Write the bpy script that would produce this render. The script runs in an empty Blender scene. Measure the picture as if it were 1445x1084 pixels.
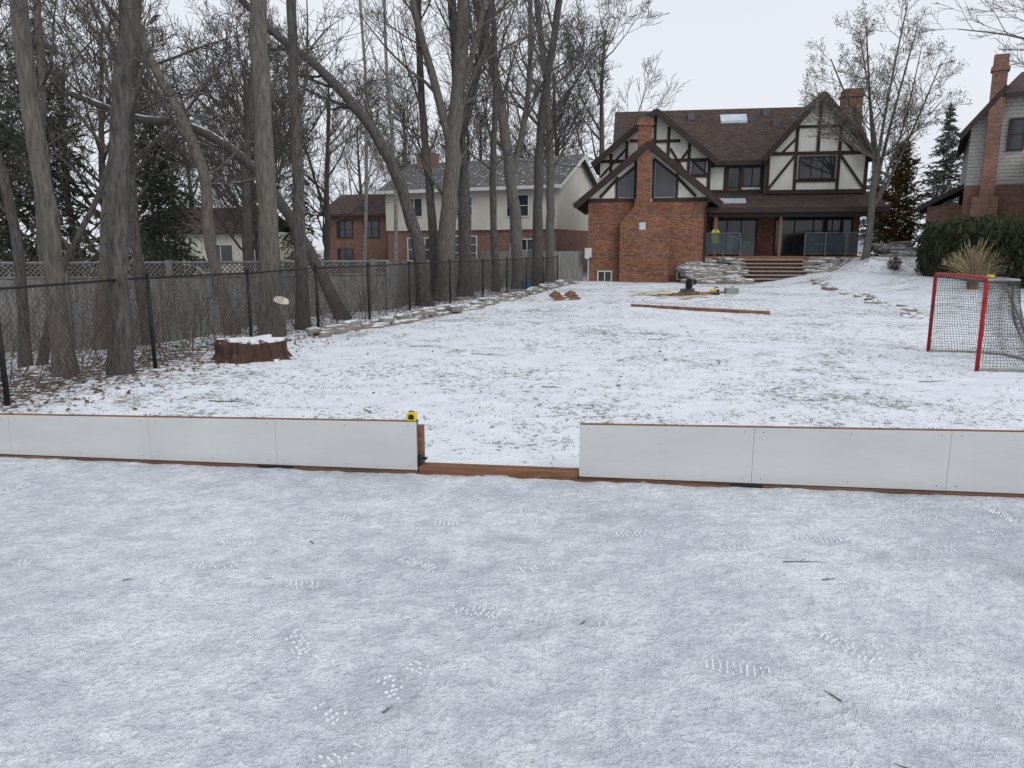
import bpy, math, random
from mathutils import Vector, noise, Matrix
R=random.Random(7)
sc=bpy.context.scene
V=Vector
# ------------------------------------------------------------------ node helpers
def newmat(name):
    m=bpy.data.materials.new(name); m.use_nodes=True
    nt=m.node_tree; b=nt.nodes['Principled BSDF']
    b.inputs['Specular IOR Level'].default_value=0.3
    return m,nt,b
def coords(nt,scale=(1,1,1),kind='Object'):
    tc=nt.nodes.new('ShaderNodeTexCoord'); mp=nt.nodes.new('ShaderNodeMapping')
    mp.inputs['Scale'].default_value=scale
    nt.links.new(tc.outputs[kind],mp.inputs['Vector']); return mp.outputs['Vector']
def noi(nt,vec,scale,detail=4,rough=.55):
    n=nt.nodes.new('ShaderNodeTexNoise'); n.inputs['Scale'].default_value=scale
    n.inputs['Detail'].default_value=detail; n.inputs['Roughness'].default_value=rough
    nt.links.new(vec,n.inputs['Vector']); return n.outputs['Fac']
def ramp(nt,fac,stops):
    r=nt.nodes.new('ShaderNodeValToRGB'); e=r.color_ramp.elements
    while len(e)<len(stops): e.new(.5)
    for el,(p,c) in zip(e,stops):
        el.position=p; el.color=(c,c,c,1) if isinstance(c,(int,float)) else (*c,1)
    nt.links.new(fac,r.inputs['Fac']); return r.outputs['Color']
def mix(nt,fac,a,b,mode='MIX'):
    n=nt.nodes.new('ShaderNodeMixRGB'); n.blend_type=mode
    for s,x in zip(('Fac','Color1','Color2'),(fac,a,b)):
        if isinstance(x,(int,float)): n.inputs[s].default_value=x if s=='Fac' else (x,x,x,1)
        elif isinstance(x,tuple): n.inputs[s].default_value=(*x,1)
        else: nt.links.new(x,n.inputs[s])
    return n.outputs['Color']
def mth(nt,op,a,b=None,clamp=False):
    n=nt.nodes.new('ShaderNodeMath'); n.operation=op; n.use_clamp=clamp
    for i,x in enumerate((a,b)):
        if x is None: continue
        if isinstance(x,(int,float)): n.inputs[i].default_value=x
        else: nt.links.new(x,n.inputs[i])
    return n.outputs[0]
def bump(nt,b,h,strength=.4,dist=.02):
    n=nt.nodes.new('ShaderNodeBump'); n.inputs['Strength'].default_value=strength; n.inputs['Distance'].default_value=dist
    nt.links.new(h,n.inputs['Height']); nt.links.new(n.outputs['Normal'],b.inputs['Normal'])
def upness(nt,lo,hi,vec,ns=6):
    g=nt.nodes.new('ShaderNodeNewGeometry'); s=nt.nodes.new('ShaderNodeSeparateXYZ')
    nt.links.new(g.outputs['Normal'],s.inputs[0])
    n=noi(nt,vec,ns,3)
    z=mth(nt,'ADD',s.outputs['Z'],mth(nt,'MULTIPLY',mth(nt,'SUBTRACT',n,.5),.9))
    mr=nt.nodes.new('ShaderNodeMapRange'); mr.inputs['From Min'].default_value=lo; mr.inputs['From Max'].default_value=hi
    nt.links.new(z,mr.inputs['Value']); return mr.outputs[0]
SNOW=(.80,.83,.875)
def simple(name,c1,c2=None,scale=5,rough=.7,bmp=0,stretch=(1,1,1),snow=None,metal=0,bd=.02):
    m,nt,b=newmat(name); v=coords(nt,stretch)
    c2=c2 or tuple(x*.7 for x in c1)
    n=noi(nt,v,scale,4 if bmp else 2,.6); f=ramp(nt,n,[(.3,0.),(.7,1.)])
    c=mix(nt,f,c1,c2)
    if snow: c=mix(nt,upness(nt,snow[0],snow[1],coords(nt)),c,SNOW)
    nt.links.new(c,b.inputs['Base Color']); b.inputs['Roughness'].default_value=rough; b.inputs['Metallic'].default_value=metal
    if bmp: bump(nt,b,n,bmp,bd)
    return m
def brickmat(name,c1,c2,mortar,bw=.22,bh=.075,msize=.012,bias=0,big=.35,use='xy'):
    m,nt,b=newmat(name)
    tc=nt.nodes.new('ShaderNodeTexCoord'); s=nt.nodes.new('ShaderNodeSeparateXYZ'); nt.links.new(tc.outputs['Object'],s.inputs[0])
    u=mth(nt,'ADD',s.outputs['X'],s.outputs['Y']) if use=='xy' else s.outputs['Y' if use=='y' else 'X']
    cx=nt.nodes.new('ShaderNodeCombineXYZ'); nt.links.new(u,cx.inputs[0]); nt.links.new(s.outputs['Z'],cx.inputs[1])
    br=nt.nodes.new('ShaderNodeTexBrick'); nt.links.new(cx.outputs[0],br.inputs['Vector'])
    br.inputs['Scale'].default_value=1; br.inputs['Brick Width'].default_value=bw; br.inputs['Row Height'].default_value=bh
    br.inputs['Mortar Size'].default_value=msize; br.inputs['Bias'].default_value=bias
    br.inputs['Color1'].default_value=(*c1,1); br.inputs['Color2'].default_value=(*c2,1); br.inputs['Mortar'].default_value=(*mortar,1)
    n=noi(nt,coords(nt),1.3,4); n2=noi(nt,coords(nt),9,2)
    c=mix(nt,ramp(nt,n,[(.3,big),(.7,0.)]),br.outputs['Color'],(.03,.02,.018))
    c=mix(nt,ramp(nt,n2,[(.45,0.),(.75,.45)]),c,tuple(min(1,x*1.5) for x in c1))
    nt.links.new(c,b.inputs['Base Color']); b.inputs['Roughness'].default_value=.85
    bump(nt,b,mth(nt,'SUBTRACT',1,br.outputs['Fac']),.5,.01)
    return m
# ------------------------------------------------------------------ materials
M={}
M['brick']=brickmat('brick_orange',(.34,.14,.075),(.13,.05,.03),(.20,.15,.12),bw=.24,bh=.085)
M['brick2']=brickmat('brick_neighbour',(.28,.14,.095),(.16,.075,.055),(.22,.17,.14))
M['shingle']=brickmat('shingles_brown',(.10,.068,.056),(.052,.036,.031),(.024,.017,.014),.33,.11,msize=.012,big=.35,use='x')
M['shingley']=brickmat('shingles_brown_side',(.10,.068,.056),(.052,.036,.031),(.024,.017,.014),.33,.11,msize=.012,big=.35,use='y')
M['stucco']=simple('stucco_cream',(.77,.76,.70),(.64,.63,.57),1.5,.9,.15)
M['stucco2']=simple('stucco_tan',(.60,.57,.50),(.50,.47,.40),1.2,.9,.1)
M['timber']=simple('dark_timber',(.032,.02,.017),(.055,.036,.03),6,.7,.1,(1,1,4))
M['fascia']=simple('fascia_brown',(.035,.022,.02),(.05,.03,.027),4,.6)
M['cedar']=simple('cedar_wood',(.24,.13,.07),(.15,.08,.045),5,.7,.15,(1,8,8))
M['cedarx']=simple('stained_lumber',(.27,.135,.075),(.12,.06,.036),3,.75,.3,(1,10,10),bd=.004)
M['sill']=simple('wet_lumber',(.19,.105,.065),(.07,.042,.03),2.2,.75,.2,(1,8,8),bd=.004)
M['step']=simple('step_wood',(.36,.24,.17),(.25,.16,.115),4,.75,0,(1,8,8),snow=(.75,1.0))
M['glass']=simple('window_glass',(.015,.02,.024),(.05,.06,.07),.6,.06); M['glass'].node_tree.nodes['Principled BSDF'].inputs['Specular IOR Level'].default_value=.6
M['glassl']=simple('skylight_glass',(.6,.66,.72),(.42,.48,.55),1.2,.2)
M['white']=simple('white_trim',(.66,.66,.64),(.55,.55,.54),4,.6)
M['grey']=simple('grey_metal',(.13,.14,.15),(.08,.09,.10),4,.45,metal=.3)
M['greyw']=simple('grey_painted_tube',(.34,.34,.33),(.2,.2,.19),6,.6)
M['black']=simple('black_metal',(.012,.012,.013),(.02,.02,.021),5,.5)
M['rubber']=simple('black_rubber',(.01,.01,.01),(.018,.018,.018),5,.6)
M['fencewood']=simple('weathered_fence_wood',(.27,.265,.25),(.12,.118,.112),3,.9,.2,(5,5,.6))
M['siding']=brickmat('siding_grey',(.42,.41,.38),(.40,.39,.36),(.16,.155,.145),9,.14,msize=.012,big=.1)
M['stone']=simple('fieldstone',(.30,.275,.235),(.14,.13,.115),3,.9,.5,snow=(.66,.92))
M['roofsnow']=simple('dark_roof_snow',(.10,.098,.096),(.07,.065,.063),1.5,.9,.1,snow=(.95,1.15))
M['bark_d']=simple('bark_dark',(.145,.133,.12),(.045,.04,.036),9,.95,1,(3,3,.55),bd=.05)
M['bark_b']=simple('bark_brown',(.20,.175,.15),(.075,.066,.057),9,.95,1,(3,3,.5),bd=.05)
M['bark_g']=simple('bark_grey',(.18,.172,.152),(.075,.07,.062),8,.95,.8,(3,3,.5),bd=.04)
M['bark_snow']=simple('bark_snowy',(.11,.10,.09),(.05,.044,.04),7,.95,.8,(3,3,.6),snow=(.7,.9),bd=.04)
M['birch']=simple('bark_pale',(.38,.36,.33),(.18,.17,.16),5,.9,.3,(1,1,4))
M['twig']=simple('twig_bark',(.11,.096,.085),(.07,.06,.054),1,.9)
M['conifer']=simple('conifer_needles',(.028,.040,.025),(.06,.066,.042),2,.9)
M['spruce']=simple('spruce_needles',(.06,.08,.07),(.10,.115,.10),3,.9)
M['goldcedar']=simple('golden_cedar_foliage',(.17,.10,.03),(.06,.06,.025),2.2,.9)
M['hedge']=simple('cedar_hedge_foliage',(.024,.042,.02),(.065,.065,.032),2,.9)
M['ograss']=simple('dry_grass',(.42,.34,.21),(.26,.20,.12),6,.9)
M['tuft']=simple('lawn_grass',(.06,.062,.035),(.13,.11,.07),3,.95)
M['leaf']=simple('dead_leaves',(.18,.095,.05),(.09,.052,.03),1.7,.9)
M['seed']=simple('seed_pods',(.26,.22,.175),(.16,.135,.105),1.7,.9)
M['brush']=simple('brush_stems',(.14,.10,.08),(.07,.055,.046),2,.9)
M['stumpw']=simple('stump_bark',(.11,.06,.042),(.035,.024,.02),9,.95,1,(2,2,.7),snow=(.6,.85),bd=.05)
M['cut']=simple('fresh_cut_wood',(.70,.68,.62),(.5,.44,.36),6,.9)
M['red']=simple('red_paint_tube',(.42,.015,.02),(.24,.013,.015),5,.45)
M['netcord']=simple('net_cord',(.13,.125,.115),(.07,.07,.065),5,.9)
M['yellow']=simple('yellow_plastic',(.75,.55,.02),(.65,.46,.02),5,.35)
M['hivis']=simple('hi_vis_fabric',(.55,.62,.12),(.42,.5,.1),5,.8)
M['orange']=simple('reddish_lumber',(.30,.14,.08),(.14,.07,.042),4,.8,0,(1,1,1),snow=(.9,1.2))
M['sawdust']=simple('sawdust_on_snow',(.66,.55,.36),(.78,.75,.69),5,.95)
M['chrome']=simple('brushed_metal',(.3,.3,.3),(.22,.22,.22),5,.4,metal=.7)
M['print']=simple('boot_print_snow',(.88,.90,.93),(.70,.73,.78),14,.8)
m,nt,b=newmat('hdpe_board')
n=noi(nt,coords(nt,(1,1,3)),1.2,4); n2=noi(nt,coords(nt,(2,2,14)),4,4)
c=mix(nt,ramp(nt,n,[(.3,0.),(.7,1.)]),(.51,.52,.515),(.58,.59,.585)); c=mix(nt,ramp(nt,n2,[(.55,0.),(.8,.4)]),c,(.45,.455,.45))
sp=nt.nodes.new('ShaderNodeSeparateXYZ'); nt.links.new(coords(nt),sp.inputs[0])
c=mix(nt,mth(nt,'MULTIPLY',ramp(nt,mth(nt,'ADD',sp.outputs['Z'],mth(nt,'MULTIPLY',n2,.08)),[(.07,1.),(.14,0.)]),.3),c,(.42,.42,.41))
nt.links.new(c,b.inputs['Base Color']); b.inputs['Roughness'].default_value=.45; M['board']=m
m,nt,b=newmat('railing_glass'); v=coords(nt)
c=mix(nt,noi(nt,v,1),(.10,.125,.15),(.05,.065,.08)); nt.links.new(c,b.inputs['Base Color']); b.inputs['Roughness'].default_value=.08; b.inputs['Alpha'].default_value=.4; b.inputs['Specular IOR Level'].default_value=.5; M['rglass']=m
# yard snow
m,nt,b=newmat('yard_snow'); v=coords(nt)
big=noi(nt,v,.4,3,.6); med=noi(nt,v,2.6,3,.6); fine=noi(nt,v,14,4,.74); vf=noi(nt,v,55,1,.6)
cov=mth(nt,'ADD',mth(nt,'MULTIPLY',mth(nt,'SUBTRACT',big,.5),.55),mth(nt,'MULTIPLY',mth(nt,'SUBTRACT',med,.5),.38))
f=mth(nt,'ADD',fine,cov)
g=ramp(nt,f,[(.565,0.),(.64,1.)])
at=nt.nodes.new('ShaderNodeAttribute'); at.attribute_name='litter'
lf=mth(nt,'ADD',mth(nt,'MULTIPLY',at.outputs['Fac'],.62),mth(nt,'MULTIPLY',mth(nt,'SUBTRACT',noi(nt,v,7,4,.75),.5),2.6))
lf=ramp(nt,lf,[(.36,0.),(.60,1.)])
lf=mth(nt,'MULTIPLY',lf,ramp(nt,at.outputs['Fac'],[(.02,0.),(.3,1.)]))
sn=mix(nt,ramp(nt,med,[(.3,0.),(.7,1.)]),(.87,.89,.925),(.75,.785,.84))
sn=mix(nt,ramp(nt,vf,[(.5,0.),(.8,.3)]),sn,(.5,.53,.58))
gr=mix(nt,ramp(nt,vf,[(.35,0.),(.65,1.)]),(.12,.118,.09),(.42,.42,.40))
c=mix(nt,g,sn,gr)
lit=mix(nt,ramp(nt,noi(nt,v,18,3,.7),[(.35,0.),(.65,1.)]),(.05,.036,.028),(.17,.12,.085))
c=mix(nt,lf,c,lit)
nt.links.new(c,b.inputs['Base Color']); b.inputs['Roughness'].default_value=.85
bump(nt,b,mth(nt,'ADD',mth(nt,'MULTIPLY',med,1.5),fine),.8,.04); M['yard']=m
# rink surface
m,nt,b=newmat('packed_snow_ice'); v=coords(nt)
big=noi(nt,v,.9,2,.55); med=noi(nt,v,5,4,.65); mm=noi(nt,v,15,3,.6); fine=noi(nt,v,42,3,.75); gr=noi(nt,v,150,1,.7)
a=mth(nt,'ADD',mth(nt,'MULTIPLY',big,.35),mth(nt,'ADD',mth(nt,'MULTIPLY',med,.4),mth(nt,'MULTIPLY',mm,.25)))
c=mix(nt,ramp(nt,a,[(.42,0.),(.58,1.)]),(.59,.625,.68),(.88,.905,.945))
c=mix(nt,ramp(nt,fine,[(.36,.5),(.52,0.)]),c,(.45,.475,.51))
c=mix(nt,ramp(nt,gr,[(.60,0.),(.78,.55)]),c,(.30,.31,.32))
ap=nt.nodes.new('ShaderNodeAttribute'); ap.attribute_name='trodden'
trn=mth(nt,'MULTIPLY',ap.outputs['Fac'],ramp(nt,mm,[(.3,.35),(.6,1.)]))
c=mix(nt,mth(nt,'MULTIPLY',trn,.42),c,(.40,.42,.45))
pt=noi(nt,v,1.3,4,.65)
c=mix(nt,ramp(nt,pt,[(.58,0.),(.68,.38)]),c,(.42,.43,.44))
nt.links.new(c,b.inputs['Base Color']); b.inputs['Roughness'].default_value=.5
hh=mth(nt,'ADD',mth(nt,'MULTIPLY',mm,1.2),mth(nt,'ADD',mth(nt,'MULTIPLY',fine,.6),mth(nt,'MULTIPLY',gr,.2)))
bump(nt,b,hh,1,.035); M['rink']=m

# ------------------------------------------------------------------ geometry helpers
class MB:
    def __init__(s): s.v=[]; s.f=[]; s.n=0
    def poly(s,pts):
        i=len(s.v); s.v+= [tuple(p) for p in pts]; s.f.append(tuple(range(i,i+len(pts))))
    def box(s,x0,x1,y0,y1,z0,z1):
        i=len(s.v)
        s.v+=[(x0,y0,z0),(x1,y0,z0),(x1,y1,z0),(x0,y1,z0),(x0,y0,z1),(x1,y0,z1),(x1,y1,z1),(x0,y1,z1)]
        s.f+=[tuple(i+k for k in q) for q in((3,2,1,0),(4,5,6,7),(0,1,5,4),(1,2,6,5),(2,3,7,6),(3,0,4,7))]
    def prism(s,poly,y0,y1):
        n=len(poly); i=len(s.v)
        s.v+=[(x,y0,z) for x,z in poly]+[(x,y1,z) for x,z in poly]
        s.f.append(tuple(range(i,i+n))); s.f.append(tuple(range(i+2*n-1,i+n-1,-1)))
        for k in range(n): s.f.append((i+k,i+n+k,i+n+(k+1)%n,i+(k+1)%n))
    def slab(s,q,th):
        i=len(s.v)
        s.v+=[tuple(p) for p in q]+[(p[0],p[1],p[2]-th) for p in q]
        s.f+=[tuple(i+k for k in z) for z in((0,1,2,3),(7,6,5,4),(0,4,5,1),(1,5,6,2),(2,6,7,3),(3,7,4,0))]
    def beam(s,x0,z0,x1,z1,w,y,t=.05):
        s.n+=1; y=y-.0023*(s.n%9)
        dx,dz=x1-x0,z1-z0; L=math.hypot(dx,dz); nx,nz=-dz/L*w/2,dx/L*w/2
        s.prism([(x0+nx,z0+nz),(x0-nx,z0-nz),(x1-nx,z1-nz),(x1+nx,z1+nz)],y-t,y)
    def tube(s,pts,rad,sides,cap=False):
        base=len(s.v); n=len(pts)
        for k in range(n):
            d=(pts[min(k+1,n-1)]-pts[max(k-1,0)])
            if d.length<1e-7: d=V((0,0,1))
            d=d.normalized()
            a=V((1,0,0)) if abs(d.z)>.8 else V((0,0,1))
            u=d.cross(a).normalized(); w=d.cross(u); r=rad[k]; p=pts[k]
            for j in range(sides):
                an=6.2832*j/sides; cu=math.cos(an)*r; cw=math.sin(an)*r
                s.v.append((p.x+u.x*cu+w.x*cw,p.y+u.y*cu+w.y*cw,p.z+u.z*cu+w.z*cw))
        for k in range(n-1):
            for j in range(sides):
                a=base+k*sides+j; b_=base+k*sides+(j+1)%sides
                s.f.append((a,b_,b_+sides,a+sides))
        if cap:
            s.f.append(tuple(base+j for j in range(sides))[::-1]); s.f.append(tuple(base+(n-1)*sides+j for j in range(sides)))
    def rod(s,a,b_,r,sides=6): s.tube([V(a),V(b_)],[r,r],sides,True)
    def rock(s,x,y,z,sx,sy,sz,rot=0):
        i=len(s.v); n=7
        c,si=math.cos(rot),math.sin(rot)
        outline=[]
        for k in range(n):
            an=6.283*k/n+R.uniform(-.3,.3); rr=R.uniform(.8,1.1)
            ca,sa=math.cos(an),math.sin(an)
            e=(abs(ca)**.7*(1 if ca>0 else -1),abs(sa)**.7*(1 if sa>0 else -1))
            outline.append((e[0]*rr*sx/2,e[1]*rr*sy/2))
        for lv,(f,zz) in enumerate(((.92,0),(1,.45),(.97,.8),(.78,1))):
            for ox,oy in outline:
                j=R.uniform(.94,1.04); px,py=ox*f*j,oy*f*j
                s.v.append((x+px*c-py*si,y+px*si+py*c,z+sz*(zz+R.uniform(-.06,.06))))
        for lv in range(3):
            for k in range(n):
                a=i+lv*n+k; b_=i+lv*n+(k+1)%n; s.f.append((a,b_,b_+n,a+n))
        s.f.append(tuple(i+3*n+k for k in range(n)))
    def obj(s,name,mat,parent=None,smooth=False,loc=None):
        me=bpy.data.meshes.new(name); me.from_pydata(s.v,[],s.f); me.validate(); me.update()
        if smooth: me.polygons.foreach_set('use_smooth',[True]*len(me.polygons))
        me.materials.append(M[mat] if isinstance(mat,str) else mat)
        o=bpy.data.objects.new(name,me); sc.collection.objects.link(o)
        if parent: o.parent=parent
        if loc: o.location=loc
        return o
def empty(name,loc=(0,0,0),rz=0):
    o=bpy.data.objects.new(name,None); o.location=loc; o.rotation_euler=(0,0,math.radians(rz)); o.empty_display_size=.2
    sc.collection.objects.link(o); return o
def sm(x,a,b):
    t=max(0,min(1,(x-a)/(b-a))); return t*t*(3-2*t)
FX=[(-20,-6.6),(8,-5.2),(14.2,-3.9),(19,-2.75),(24.5,-.75),(34,2.2),(80,14)]
def fence_x(y):
    if y<=FX[0][0]: return FX[0][1]
    for (a,xa),(b_,xb) in zip(FX,FX[1:]):
        if y<=b_: return xa+(xb-xa)*(y-a)/(b_-a)
    return FX[-1][1]
def Hg(x,y):
    h=0
    h-=.75*sm(fence_x(y)-x,.8,7)*sm(y,4,9)
    h+=.55*sm(x,10.5,15)*sm(y,13,23)
    h+=.65*sm(x,14.6,16.2)*sm(y,31.5,33.5)
    if y<70:
        h+=.05*noise.noise(V((x*.35,y*.35,0)))*sm(y,5.5,9)+.018*noise.noise(V((x*1.6,y*1.6,3)))+.012*noise.noise(V((x*5,y*5,5)))
    if y<5.08-.131*x+.03: h=-.06
    return h
# ------------------------------------------------------------------ ground
def lin(a,b_,st): 
    n=int(round((b_-a)/st)); return [a+(b_-a)*i/n for i in range(n)]
xs=[-700,-400,-250,-160,-110,-80,-60]+lin(-50,-12,1)+lin(-12,18,.14)+lin(18,40,1)+[40,60,80,110,160,250,400,700]
ys=[-300,-120,-50,-20]+lin(-8,4,1)+lin(4,16,.1)+lin(16,40,.2)+lin(40,60,1)+[60,80,110,160,250,400,800]
mb=MB(); nx=len(xs)
lit=[]
for y in ys:
    for x in xs:
        mb.v.append((x,y,Hg(x,y)))
        d=fence_x(y)+.8-x
        l=sm(d,-.4,1.4)*.74+.25*sm(noise.noise(V((x*.3,y*.3,9))),0,.5)*sm(d,-.4,1)
        lit.append(max(0,min(1,l)) if y>3 else 0)
for j in range(len(ys)-1):
    for i in range(nx-1):
        a=j*nx+i; mb.f.append((a,a+1,a+1+nx,a+nx))
g=mb.obj('snow_ground','yard',smooth=True)
at=g.data.attributes.new('litter','FLOAT','POINT'); at.data.foreach_set('value',lit)
RA=math.radians(-7.46); ca,sa=math.cos(RA),math.sin(RA)
def Rw(u,v): return (ca*u-sa*v, 5.08+sa*u+ca*v)
# footprints across the rink: (x,y,angle,treaded)
prints=[]; cells={}
rp=random.Random(21)
for walk in range(20):
    x,y=rp.uniform(-3.6,3.6),rp.uniform(.9,4.8); an=rp.uniform(0,6.28)
    for s_ in range(rp.randint(3,9)):
        an+=rp.uniform(-.25,.25); x+=.55*math.cos(an); y+=.55*math.sin(an)
        ox,oy=-.1*math.sin(an)*(1 if s_%2 else -1),.1*math.cos(an)*(1 if s_%2 else -1)
        if y+oy>5.0-.131*(x+ox)-.25 or y<.5 or abs(x)>4.2: continue
        prints.append((x+ox,y+oy,an+rp.uniform(-.15,.15),rp.random()<.75))
for i,p in enumerate(prints):
    for dx in(-1,0,1):
        for dy in(-1,0,1): cells.setdefault((int(p[0]//.3)+dx,int(p[1]//.3)+dy),[]).append(p)
def trod(x,y):
    m_=0
    for px,py,an,_ in cells.get((int(x//.3),int(y//.3)),()):
        dx,dy=x-px,y-py; l=dx*math.cos(an)+dy*math.sin(an); w=-dx*math.sin(an)+dy*math.cos(an)
        q=(l/.15)**2+(w/.058)**2
        if q<1.3: m_=max(m_,1-sm(q,.6,1.3))
    return m_
def hr(x,y,t=None):
    if t is None: t=trod(x,y)
    return .010*noise.noise(V((x*1.3,y*1.3,1)))+.012*noise.noise(V((x*5,y*5,2)))+.007*noise.noise(V((x*13,y*13,4)))*(1-t)-.007*t
mb=MB(); us=lin(-9,-4.4,.2)+lin(-4.4,4.4,.03)+lin(4.4,9,.2)+[9]; vs=[-14,-11,-9,-7,-6]+lin(-4.6,.02,.028)+[.02]
tr=[]
for v_ in vs:
    for u in us:
        x,y=Rw(u,v_); t=trod(x,y); tr.append(t); mb.v.append((x,y,hr(x,y,t)))
for j in range(len(vs)-1):
    for i in range(len(us)-1):
        a=j*len(us)+i; mb.f.append((a,a+1,a+1+len(us),a+len(us)))
g=mb.obj('snow_covered_ice_rink','rink',smooth=True)
at=g.data.attributes.new('trodden','FLOAT','POINT'); at.data.foreach_set('value',tr)
# tread lugs left standing inside the prints
mb=MB()
for x,y,ang,treaded in prints:
    if not treaded: continue
    an=ang-math.pi/2; c,s_=math.cos(an),math.sin(an)
    keep=R.uniform(.35,.9); style=R.random()<.5; i0=R.choice((0,0,3)); i1=R.choice((10,10,6))
    for i in range(i0,i1):
        for j in range(4):
            if R.random()>keep: continue
            lx=(j-1.5)*.023*(1-.25*abs(i-5)/5)+R.uniform(-.003,.003); ly=(i-4.5)*.026+R.uniform(-.003,.003)+(.008*abs(j-1.5) if style else 0)
            px,py=x+lx*c-ly*s_,y+lx*s_+ly*c
            z=hr(px,py)+.003
            w,l=R.uniform(.006,.010),R.uniform(.004,.008)
            q=[(-w,-l),(w,-l*.4),(w*.9,l),(-w*1.1,l*.6)]
            b0=len(mb.v)
            mb.v+=[(px+a*c-b_*s_,py+a*s_+b_*c,z-.010) for a,b_ in q]+[(px+.65*(a*c-b_*s_),py+.65*(a*s_+b_*c),z+.002) for a,b_ in q]
            mb.f+=[(b0+4,b0+5,b0+6,b0+7)]+[(b0+m_,b0+(m_+1)%4,b0+4+(m_+1)%4,b0+4+m_) for m_ in range(4)]
mb.obj('boot_prints','print')
# ------------------------------------------------------------------ rink boards
def ztop(u): return .393+.0135*u
def boards(name,segs,darks):
    e=empty(name,(0,5.08,0),-7.46)
    P=MB()
    for a,b_ in segs:
        a2,b2=a+.0008,b_-.0008
        P.prism([(a2,.028),(b2,.028),(b2,ztop(b2)-.002),(a2,ztop(a2)-.002)],-.012,0)
    o=P.obj('white_panels','board',e)
    bv=o.modifiers.new('b','BEVEL'); bv.width=.001; bv.segments=1
    W=MB(); a,b_=segs[0][0],segs[-1][1]
    W.prism([(a,ztop(a)-.04),(b_,ztop(b_)-.04),(b_,ztop(b_)+.0015),(a,ztop(a)+.0015)],.002,.04)
    W.box(a,b_,.002,.04,-.03,.06)
    x=a
    while x<b_:
        W.box(x+.0,x+.038,.041,.13,-.03,ztop(x)-.05); x+=.6
    W.box(b_-.038,b_,.004,.09,.061,ztop(b_)-.042)
    W.box(a,a+.038,.004,.09,.061,ztop(a)-.042)
    W.obj('lumber_frame','cedarx',e)
    K=MB()
    for p,q in darks: K.box(p,q,-.0165,.001,-.02,.0215)
    K.obj('dark_sill_blocks','rubber',e)
    W=MB(); W.box(a,b_,-.015,.0015,-.02,.022)
    W.obj('bottom_strip','sill',e)
    S=MB()
    for a_,b2 in segs:
        for u in (a_+.06,(a_+b2)/2,b2-.06):
            for z in (.06,ztop(u)-.03):
                S.box(u-.003,u+.003,-.0135,-.012,z-.003,z+.003)
    S.obj('screws','grey',e)
    return e
L_=boards('rink_board_wall',[(-7.3,-6.1),(-6.1,-3.9),(-3.9,-2.745),(-2.745,-1.745),(-1.745,-.685)],[(-1.9,-1.62)])
K=MB(); K.box(-.684,-.66,-.004,.095,.062,.13); K.box(-.66,-.63,.03,.09,.093,.10); K.obj('metal_bracket','black',L_)
boards('rink_board_wall',[(.475,1.64),(1.64,2.88),(2.88,5.3),(5.3,6.5)],[(1.5,1.72)])
e=empty('threshold_beam',(0,5.08,0),-7.46)
W=MB(); W.box(-.68,.47,.004,.042,-.03,.058); W.box(-.68,.47,.044,.085,-.03,.062); o=W.obj('stacked_lumber','cedarx',e); bv=o.modifiers.new('b','BEVEL'); bv.width=.004; bv.segments=2
W=MB(); W.box(-.69,1.45,-.03,.0,-.03,.008); o=W.obj('ground_plank','cedarx',e)
# tape measure
tx,ty=Rw(-.725,.018); e=empty('tape_measure',(tx,ty,ztop(-.72)+.003),-7)
def dprof(s,dz=0):
    pts=[(-.036*s,.0+dz),(.036*s,.0+dz)]
    for k in range(0,11):
        an=math.pi*k/10*.5; pts.append((.006*s+.03*s*math.cos(an),.036*s+.03*s*math.sin(an)+dz))
    for k in range(1,11):
        an=math.pi/2+math.pi*k/20; pts.append((-.008*s+.028*s*math.cos(an),.036*s+.03*s*math.sin(an)+dz))
    return pts
W=MB(); W.prism(dprof(1),-.018,.018); o=W.obj('case','yellow',e); bv=o.modifiers.new('b','BEVEL'); bv.width=.004; bv.segments=2
W=MB(); W.prism(dprof(.55,.012),-.021,.021); W.box(-.04,.041,-.012,.012,-.001,.007); W.box(-.02,.02,-.008,.008,.064,.069); W.obj('rubber_grip','rubber',e)
W=MB(); W.box(.038,.046,-.009,.009,.004,.006); W.box(.046,.048,-.01,.01,-.006,.006); W.obj('blade_hook','chrome',e)
# ------------------------------------------------------------------ hockey net
e=empty('hockey_net',(6.33,10.64,Hg(6.3,10.6)),79.2)
hw=.915; T=MB()
T.tube([V((-hw,0,0)),V((-hw,0,1.16)),V((-hw+.02,0,1.2)),V((-hw+.06,0,1.22)),V((hw-.06,0,1.22)),V((hw-.02,0,1.2)),V((hw,0,1.16)),V((hw,0,0))],[.027]*8,10,True)
T.obj('goal_posts_and_crossbar','red',e,True)
T=MB()
for s_ in (-1,1):
    x=s_*hw
    T.tube([V((x,0,.03)),V((x*.98,-.6,.03)),V((x*.75,-.95,.03)),V((0,-1.1,.03))],[.02]*4,8)
    T.tube([V((x,0,1.2)),V((x*.9,-.3,1.2)),V((x*.7,-.5,1.19)),V((0,-.55,1.19))],[.016]*4,8)
T.tube([V((0,-.55,1.19)),V((0,-.85,.6)),V((0,-1.1,.03))],[.018]*3,8)
T.obj('rear_frame','greyw',e,True)
T=MB()
top=[V((-hw,0,1.2)),V((-hw*.9,-.3,1.2)),V((-hw*.7,-.5,1.19)),V((0,-.55,1.19)),V((hw*.7,-.5,1.19)),V((hw*.9,-.3,1.2)),V((hw,0,1.2))]
bot=[V((-hw,0,.03)),V((-hw*.98,-.6,.03)),V((-hw*.75,-.95,.03)),V((0,-1.1,.03)),V((hw*.75,-.95,.03)),V((hw*.98,-.6,.03)),V((hw,0,.03))]
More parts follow.
